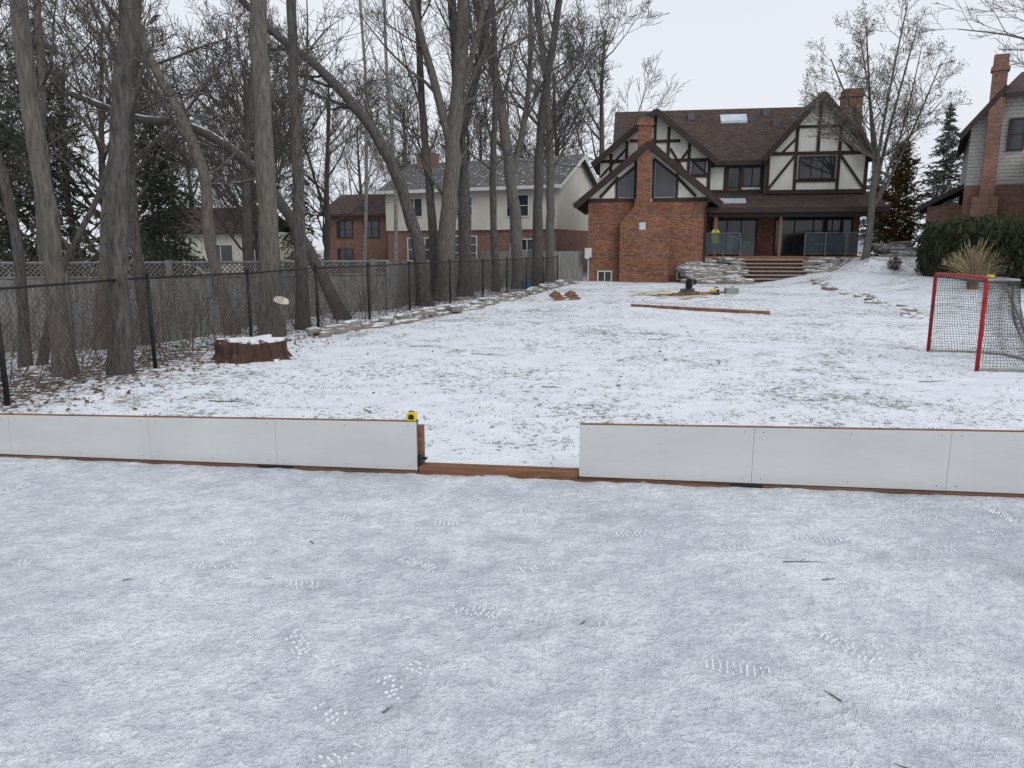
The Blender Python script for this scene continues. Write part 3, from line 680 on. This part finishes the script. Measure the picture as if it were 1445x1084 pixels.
tree([(-11.5,18.5,0),(-11.4,18.5,3),(-11.0,18.5,6),(-11,18.5,12)],.17,.08,'bark_b',23,(10,7,6,4),3,.25,3.3)
tree([(-4.2,27,0),(-4.1,27,4),(-4.3,27,8),(-4.2,27,14)],.10,.06,'birch',19,(12,7,5,3),3,.3,2.2,rmin=.006,name='birch_tree')
tree([(-5.8,29,0),(-5.5,29,4),(-5.4,29,8),(-5.7,29,14)],.10,.06,'birch',20,(12,7,5,3),3,.3,2.2,rmin=.006,name='birch_tree')
E=MB(); p=V((-4.20,13.42,.05)); E.tube([p+V((-.15,0,-.1)),p+V((.0,-.05,.4)),p+V((.08,-.1,.62))],[.2,.17,.14],12); so=E.obj('sawn_off_limb','bark_b',None,True)
E=MB(); q=p+V((.08,-.1,.62)); d=V((.3,-.45,.9)).normalized(); E.tube([q-d*.02,q+d*.01],[.14,.137],14,True); E.obj('fresh_cut_face','cut',so)
def front_tree():
    rnd=random.Random(33); mb=MB(); tips=[]; bz=1.15
    base=V((15.9,34,bz-.2))
    trunk=smoothpath([base,V((16.0,34,2.6)),V((16.0,34,4.2)),V((16.1,34,5.4))],3); rad=[.21,.17,.155,.15,.145,.14,.14,.135,.13,.12]
    mb.tube(trunk,rad[:len(trunk)],10)
    for tgt,r in (((12.9,33.6,7.4),.07),((13.7,34,9.6),.08),((15.2,34.2,11.0),.09),((17.3,34,10.9),.09),((18.6,34.3,9.4),.08),((18.3,33.3,7.8),.06),((13.6,34.8,8.4),.07),((16.4,33.2,11.6),.08),((17.9,34.6,10.4),.06),((14.4,33,10.4),.07)):
        st=trunk[rnd.choice((4,5,6,7,9))]; t=V(tgt); md=st.lerp(t,.5)+V((0,0,-.3))+ (t-st).cross(V((0,0,1))).normalized()*rnd.uniform(-.3,.3)
        pts=smoothpath([st,md,t],5); rr=[r*(1-.75*i/(len(pts)-1)) for i in range(len(pts))]
        mb.tube(pts,rr,6); sub(mb,rnd,pts,rr,4,0,3,(12,7,5,4),.006,.25,.05,.18,tips,2.0)
    o=mb.obj('ornamental_tree','bark_g',None,True)
    lf=MB()
    for q in tips:
        for _ in range(2 if rnd.random()<.6 else 0):
            c=q+rv(rnd)*.07; s_=.035; a=rv(rnd).normalized()*s_; b_=rv(rnd).normalized()*s_
            lf.poly([c-a,c+b_,c+a,c-b_])
    lf.obj('seed_clusters','seed',o)
front_tree()
tree([(13.0,16.5,0),(13.0,16.5,3),(12.9,16.4,6),(12.8,16.3,10)],.2,.08,'bark_g',44,(8,6,5,3),3,.35,2.6,rmin=.004,trop=.02,forks=[([(12.95,16.4,4.2),(11.6,16.2,5.3),(10.3,16,5.75),(8.9,15.9,5.9)],.06,.012),([(12.95,16.4,4.9),(11.4,15.6,5.9),(10.0,15.2,6.1)],.05,.012),([(12.95,16.4,4.4),(11.8,15.8,4.8),(10.6,15.4,5.4)],.04,.012)])
def generic(seed,h,rmin=.010):
    rnd=random.Random(seed); mb=MB()
    pts=[V((0,0,-1))]; p=V((0,0,-1)); d=V((0,0,1))
    for k in range(10):
        d=(d+rv(rnd)*.05+V((0,0,.1))).normalized(); p=p+d*(h*.08); pts.append(p.copy())
    rad=[.22*(1-.75*i/10) for i in range(11)]
    mb.tube(pts,rad,7); sub(mb,rnd,pts,rad,h*.8,0,4,(15,7,6,4),rmin,.25,.09,.13,None,h*.42)
    me=bpy.data.meshes.new('generic_bare_tree'); me.from_pydata(mb.v,[],mb.f); me.materials.append(M['twig']); me.update(); return me
gens=[generic(s_,15) for s_ in(51,52,53)]
def inst(name,me,x,y,s_,parent,rz=None,z=None):
    o=bpy.data.objects.new(name,me); o.location=(x,y,(Hg(x,y) if z is None else z)); o.scale=(s_,s_,s_); o.rotation_euler=(0,0,R.uniform(0,6.28) if rz is None else rz)
    sc.collection.objects.link(o)
    if parent: o.parent=parent
    return o
e=empty('distant_tree_line')
k=0
for (x,y,s_) in [(-20,26,1),(-15,30,.95),(-10.5,30,.85),(-22,38,1),(-13,42,1.0),(-30,46,1.1),(-17,54,1.1),(-9,62,1.2),(-3,62,1.15),(2,60,1.15),(-25,60,1.2),(-40,58,1.2),(7.4,60,1.6),(4.0,64,1.5),(-15,78,1.3),(-35,78,1.3),(-2.5,56,1.0),(-7,56,1.05),(-13,24,.8),(-8,25,.72),(-17,22,.8),(-9.5,38,.95),(-22,30,1.0),(-12,36,.9)]:
    inst('bare_tree_part',gens[k%3],x,y,s_,e); k+=1
def conifer(h,rad,seed,mat,droop=.25,dens=1,q=.17,zb=.6,pw=.8,lop=0):
    rnd=random.Random(seed); mb=MB()
    mb.tube([V((0,0,-.5)),V((0,0,h))],[h*.014,.01],6)
    z=zb
    while z<h:
        L0=rad*(1-((z-zb)/(h-zb)))**pw+.08
        for k in range(int(7*dens)):
            an=rnd.uniform(0,6.28); L=L0*rnd.uniform(.55,1.12)*(1+lop*math.sin(an*2+z*1.7)*.5+lop*rnd.uniform(-.5,.5)); d=V((math.cos(an),math.sin(an),0))
            if lop and rnd.random()<.25: continue
            zz=z+rnd.uniform(-.12,.12)
            mb.tube([V((0,0,zz)),d*L*.6+V((0,0,zz-L*droop*.3)),d*L+V((0,0,zz-L*droop))],[.02,.012,.006],3)
            n=max(3,int(L/.10))
            for i in range(n):
                t=(i+rnd.random())/n
                if t<.12: continue
                c=d*L*t+V((0,0,zz-L*droop*t*t))+V((-d.y,d.x,0))*rnd.uniform(-.35,.35)*L*(1.05-t)*.9+V((0,0,rnd.uniform(-.1,.04)))
                s_=q*rnd.uniform(.6,1.3)
                a=(d+rv(rnd)*.6).normalized()*s_; b_=(rv(rnd)+V((0,0,-.3))).normalized()*s_*.32
                mb.poly([c-a,c-b_,c+a*1.1,c+b_])
        z+=.2 if h>5 else .14
    me=bpy.data.meshes.new('conifer'); me.from_pydata(mb.v,[],mb.f); me.materials.append(M[mat]); me.update(); return me
cm=[conifer(12,2.6,71,'conifer',.45,1.0,.18,1.2,.45,.7),conifer(10,2.4,72,'conifer',.5,1.0,.18,.8,.5,.7)]
for i,(x,y,s_) in enumerate([(-16.5,23,1.0),(-13.2,22,.85),(-18.5,20.5,.85),(-12.5,27,.7),(-20.5,28,1.15),(-8.6,31,.55),(-16,34,.8)]):
    inst('hemlock_tree',cm[i%2],x,y,s_,None)
inst('spruce_tree',conifer(9.2,2.2,73,'spruce',.1,1.4,.2,1.0,.9),26.4,47,.98,None)
inst('spruce_tree',conifer(8,2.2,75,'spruce',.1,1.3,.2,1.0,.9),24.6,52,.85,None)
inst('golden_cedar_tree',conifer(6.2,1.35,74,'goldcedar',-.5,2.6,.16,.2,.4),19.2,38.0,1,None,z=.5)
def hedge(pts,w,h,mat,n,name):
    rnd=random.Random(5); mb=MB()
    for k in range(n):
        t=rnd.random(); p=along(pts,t); sp=.55+.2*math.sin(t*60)+.1*math.sin(t*23)
        zz=rnd.random()**.8; ww=w*(1-.75*max(0,zz-.5)*sp)
        an=rnd.uniform(0,6.28); rr=ww*.5*math.sqrt(rnd.uniform(.3,1))
        hh=h*(.84+.18*math.sin(t*75)+.07*math.sin(t*31))
        c=V((p.x+rr*math.cos(an),p.y+rr*math.sin(an),Hg(p.x,p.y)+zz*hh))
        s_=rnd.uniform(.05,.12); a=(V((0,0,1))+rv(rnd)*.5).normalized()*s_*1.5; b_=rv(rnd).normalized()*s_*.5
        mb.poly([c-a,c-b_,c+a,c+b_])
    return mb.obj(name,mat)
hedge([V((16.9,30.2,0)),V((15.9,27,0)),V((14.9,20,0)),V((15.0,16,0))],1.4,1.95,'hedge',34000,'cedar_hedge')
hedge([V((-8.5,19.5,0)),V((-13,18.9,0))],1.6,2.6,'conifer',3500,'evergreen_shrub')
def ograss(x,y,h,n,seed,name='ornamental_grass'):
    rnd=random.Random(seed); mb=MB(); z=Hg(x,y)
    for k in range(n):
        an=rnd.uniform(0,6.28); d=V((math.cos(an),math.sin(an),0)); L=h*rnd.uniform(.5,1.05); sp=rnd.uniform(.05,.6)*h
        pts=[V((x,y,z))+d*rnd.uniform(0,.15)]
        for t in(.35,.7,1): pts.append(V((x,y,z))+d*(sp*t**1.8+.05)+V((0,0,L*(t-.25*t*t*sp*2))))
        mb.tube(pts,[.006,.006,.005,.003],3)
        if rnd.random()<.15:
            q=pts[-1]; mb.tube([q-V((0,0,.12)),q+V((0,0,.1))+d*.06],[.015,.004],3)
    mb.obj(name,'ograss')
ograss(13.5,22,1.5,330,1)
def shrub(x,y,h,w,n,seed,mat,name):
    rnd=random.Random(seed); mb=MB(); z=Hg(x,y)
    for k in range(n):
        v_=rv(rnd); v_.normalize(); c=V((x+v_.x*w*rnd.uniform(.3,1.1),y+v_.y*w*rnd.uniform(.3,1.1),z+h*.45+v_.z*h*rnd.uniform(.3,.55))); s_=.06
        a=rv(rnd).normalized()*s_; b_=rv(rnd).normalized()*s_*.5; mb.poly([c-a,c-b_,c+a,c+b_])
    mb.obj(name,mat)
x,y=HW(13.2,-2.9); shrub(x,y,.6,.3,350,1,'brush','dormant_shrub')
# undergrowth brush along the fence
rnd=random.Random(9); mb=MB()
for k in range(600):
    y=rnd.uniform(6.5,33); x=fence_x(y)-abs(rnd.gauss(0,1.6))-.1
    if k%4==0: x=rnd.uniform(-14,-5); y=rnd.uniform(9,18)
    L=rnd.uniform(.5,1.9); z=Hg(x,y)
    grow(mb,rnd,V((x,y,z)),V((rnd.uniform(-.6,.6),rnd.uniform(-.6,.6),1)),L,.007,2,3 if rnd.random()<.8 else 4,(0,0,5,3,0),.0022,.0,.3)
mb.obj('undergrowth_brush','brush')
# fallen leaves
mb=MB()
for k in range(6500):
    y=rnd.uniform(5.6,34); x=fence_x(y)+.65-rnd.expovariate(.7)+(rnd.gauss(0,.5) if rnd.random()<.5 else 0)
    if k%90==0: x=rnd.uniform(-5,3); y=rnd.uniform(6,16)
    if y<5.3-.131*x+.3: continue
    c=V((x,y,Hg(x,y)+.008+rnd.random()*.015)); s_=rnd.uniform(.018,.04); a=V((rnd.uniform(-1,1),rnd.uniform(-1,1),rnd.uniform(-.3,.3))).normalized()*s_
    b_=a.cross(V((rnd.uniform(-.4,.4),rnd.uniform(-.4,.4),1))).normalized()*s_*.7
    mb.poly([c-a,c-b_*.9+a*.2,c+a,c+b_])
mb.obj('fallen_leaves','leaf')
mb=MB()
for k in range(16000):
    y=5.4+28*rnd.random()**1.3; x=rnd.uniform(fence_x(y)+.3,11)
    if y<5.4-.131*x+.1: continue
    if noise.noise(V((x*.4,y*.4,0)))+.8*noise.noise(V((x*1.3,y*1.3,7)))<.0+rnd.uniform(-.3,.25): continue
    z=Hg(x,y)
    for j in range(4):
        dx,dy=rnd.gauss(0,.02),rnd.gauss(0,.02); h=rnd.uniform(.008,.026); lx,ly=rnd.gauss(0,.02),rnd.gauss(0,.02)
        mb.poly([(x+dx-.003,y+dy,z-.003),(x+dx+.003,y+dy,z-.003),(x+dx+lx,y+dy+ly,z+h)])
mb.obj('grass_tufts','tuft')
def stick(x,y,L,an,hf,r=.006):
    p=[V((x,y,0))]; d=V((math.cos(an),math.sin(an),0))
    for k in range(5): d=(d+V((rnd.gauss(0,.15),rnd.gauss(0,.15),0))).normalized(); q=p[-1]+d*L/5; p.append(q)
    for q in p: q.z=hf(q.x,q.y)+r*1.6
    mb.tube(p,[r,r*.9,r*.8,r*.7,r*.5,r*.3],5)
    q=p[2]; d2=V((math.cos(an+.7),math.sin(an+.7),0)); t=q+d2*L*.3; t.z=hf(t.x,t.y)+r*2; mb.tube([q,t],[r*.6,r*.3],4)
mb=MB()
for x,y,L,an in((-.62,11.2,.6,.2),(-1.7,12.2,.55,.1),(.35,8.6,.25,-.6),(-3.2,7.7,.5,-.3),(3.0,8.4,.2,.4),(1.5,10.5,.3,1),(2.4,13.,.4,0),(-1.4,7.2,.2,2),(5,9,.4,.2)): stick(x,y,L,an,Hg)
for x,y,L,an in((1.40,3.62,.22,0.02),(1.52,3.42,.08,.5),(1.18,2.42,.07,2.0),(1.28,2.05,.09,2.4),(-.72,1.95,.04,1),(-1.9,3.4,.05,.7),(-1.1,3.9,.06,2),(.3,3.0,.05,1),(-.45,2.35,.05,1)): stick(x,y,L,an,hr,.0028)
mb.obj('fallen_sticks','twig')
def stump():
    rnd=random.Random(4); mb=MB(); x0,y0=-3.8,10.7; z=Hg(x0,y0); n=36; rings=[(1.28,-.05),(1.12,.04),(1.0,.13),(.99,.22),(.93,.285),(.86,.30),(.45,.315),(.0,.30)]
    jit=[rnd.uniform(-.08,.08) for _ in range(n)]
    for f,h in rings:
        for k in range(n):
            an=6.283*k/n; rr=(.44+.06*math.sin(3*an+1)+.04*math.sin(7*an)+jit[k]*.5)*f*(1+rnd.uniform(-.03,.03)*(f>0))
            mb.v.append((x0+rr*math.cos(an)*1.08,y0+rr*math.sin(an)*.8,z+h+(.03*math.sin(2*an)+jit[k]*.25 if h>.2 and f>.5 else 0)))
    for r_ in range(len(rings)-1):
        for k in range(n):
            a=r_*n+k; b_=r_*n+(k+1)%n; mb.f.append((a,b_,b_+n,a+n))
    mb.obj('tree_stump','stumpw',None,False)
stump()
# ------------------------------------------------------------------ yard objects
def plank(mb,a,b_,w,h):
    a=V(a);b_=V(b_); d=(b_-a).normalized(); n=V((-d.y,d.x,0)).normalized()*w/2; i=len(mb.v); u=V((0,0,h))
    mb.v+=[tuple(p) for p in(a-n,b_-n,b_+n,a+n,a-n+u,b_-n+u,b_+n+u,a+n+u)]
    mb.f+=[tuple(i+k for k in q) for q in((3,2,1,0),(4,5,6,7),(0,1,5,4),(1,2,6,5),(2,3,7,6),(3,0,4,7))]
z=Hg(4.8,19.5)
mb=MB(); plank(mb,(3.3,20.6,z),(6.3,18.25,z+.0),.09,.09); mb.obj('lumber_beam','orange')
mb=MB()
for k in range(200):
    an=rnd.uniform(0,6.28); rr=abs(rnd.gauss(0,.7)); x,y=5.6+rr*math.cos(an)*1.2,26.0+rr*math.sin(an)*1.5; s_=rnd.uniform(.1,.3)
    pl=[(x+s_*math.cos(q*1.05)*rnd.uniform(.6,1),y+s_*math.sin(q*1.05)*rnd.uniform(.6,1),Hg(x,y)+.02+.0001*k) for q in range(6)]; mb.poly(pl)
mb.obj('sawdust_patch','sawdust')
e=empty('miter_saw',(6.2,26.2,Hg(6.2,26.2)),20)
X=MB(); X.box(-.3,.3,-.22,.22,.02,.1); X.box(-.28,.28,.1,.14,.1,.2); X.tube([V((0,.15,.1)),V((0,.2,.4))],[.05,.04],8,True); X.obj('base','grey',e)
X=MB(); X.tube([V((-.02,-.02,.36)),V((.02,-.02,.36))],[.17,.17],20,True); X.obj('blade','chrome',e)
X=MB(); X.tube([V((.03,.0,.4)),V((.25,.02,.42))],[.09,.08],10,True); X.tube([V((-.05,-.12,.48)),V((.03,-.25,.52)),V((.05,-.3,.44))],[.02,.02,.02],6,True); X.tube([V((-.05,-.02,.38)),V((-.03,-.02,.38))],[.19,.19],16,True); X.obj('motor_and_guard','rubber',e)
e=empty('power_tool',(7.0,26.0,Hg(7,26)),-20)
X=MB(); X.tube([V((-.14,0,.12)),V((.1,0,.13))],[.05,.045],10,True); X.obj('body','yellow',e)
X=MB(); X.box(-.2,.2,-.12,.12,0,.05); X.tube([V((.1,0,.13)),V((.18,0,.13))],[.055,.05],10,True); X.tube([V((.02,0,.14)),V((.04,0,.24)),V((.14,0,.25))],[.02,.025,.02],6,True); X.obj('base_and_handle','rubber',e)
e=empty('tool_box',(7.7,26.3,Hg(7.7,26.3)),10)
X=MB(); X.box(-.22,.22,-.12,.12,0,.16); X.box(-.23,.23,-.13,.13,.162,.2); X.obj('case','greyw',e)
X=MB(); X.tube([V((-.08,0,.2)),V((-.08,0,.25)),V((.08,0,.25)),V((.08,0,.2))],[.012]*4,6); X.obj('handle','rubber',e)
mb=MB(); zz=Hg(6.5,25.5)+.02; plank(mb,(5.5,25.6,zz),(8.0,26.8,zz),.14,.04); plank(mb,(4.9,25.0,zz),(6.3,25.2,zz),.14,.04); plank(mb,(5.8,25.0,zz+.042),(7.0,25.6,zz+.042),.1,.05); mb.obj('lumber_offcuts','cedarx')
e=empty('sawhorse',(1.55,23.8,Hg(1.5,23.8)),25)
X=MB()
for dx in(-.25,.3):
    for k in range(3): 
        X.prism([(dx-.2,.02+k*.05),(dx+.16,.02+k*.05),(dx+.2,.09+k*.07),(dx+.0,.12+k*.09),(dx-.18,.06+k*.06)],-.12+.16*k-.3,-.04+.16*k-.3)
X.obj('folded_legs','orange',e)
X=MB(); X.box(-.35,.35,-.4,-.36,.08,.12); X.obj('top_rail','cedarx',e)
mb=MB(); mb.tube([V((.55,29.8,Hg(.5,29.8))),V((.55,29.8,Hg(.5,29.8)+.3))],[.18,.22],12,True); 
M['blue']=simple('blue_plastic',(.03,.16,.3),(.03,.13,.25),5,.4); mb.obj('blue_bucket','blue')
e=empty('aluminum_ladder',(-5.35,7.55,Hg(-5.3,7.5)),20)
X=MB()
for s_ in(-.18,.18): X.rod((s_-.5,0,.5),(s_-.05,.0,.02),.02,6)
for k in range(4): t=(k+.5)/4; X.rod((-.68+.45*t,-.0,.5-.48*t),(-.32+.45*t,0,.5-.48*t),.012,6)
X.obj('rails_and_rungs','chrome',e)
mb=MB(); a=V((-12,30,9.5)); b_=V((4.2,37.4,5.4)); pts=[a.lerp(b_,k/16)-V((0,0,1.2*math.sin(math.pi*k/16))) for k in range(17)]; mb.tube(pts,[.014]*17,4); mb.obj('overhead_cable','black')
# ------------------------------------------------------------------ world + sun + camera
w=bpy.data.worlds.new('World'); sc.world=w; w.use_nodes=True; nt=w.node_tree; bg=nt.nodes['Background']
sk=nt.nodes.new('ShaderNodeTexSky'); sk.sky_type='NISHITA'; sk.sun_disc=False; sk.sun_elevation=math.radians(38); sk.sun_rotation=math.radians(150); sk.dust_density=4
hs=nt.nodes.new('ShaderNodeHueSaturation'); hs.inputs['Saturation'].default_value=.25; nt.links.new(sk.outputs[0],hs.inputs['Color'])
v=coords(nt,(1,1,3),'Generated'); cl=noi(nt,v,1.6,3,.5)
cc=mix(nt,ramp(nt,cl,[(.3,0.),(.7,1.)]),(7.5,7.95,8.75),(8.4,8.8,9.5))
c=mix(nt,.88,hs.outputs[0],cc); nt.links.new(c,bg.inputs['Color']); bg.inputs['Strength'].default_value=.106
ld=bpy.data.lights.new('sun','SUN'); ld.energy=.85; ld.angle=math.radians(25); ld.color=(1,.97,.93)
lo=bpy.data.objects.new('sun',ld); sc.collection.objects.link(lo); lo.rotation_euler=(math.radians(52),0,math.radians(30))
cd=bpy.data.cameras.new('camera'); cd.sensor_width=36; cd.lens=26.18; cd.clip_end=2000; cd.clip_start=.05
co=bpy.data.objects.new('camera',cd); sc.collection.objects.link(co); co.location=(0,0,1.6); co.rotation_euler=(math.radians(90-10.35),0,0); sc.camera=co
sc.view_settings.view_transform='Standard'; sc.view_settings.look='None'; sc.view_settings.exposure=0
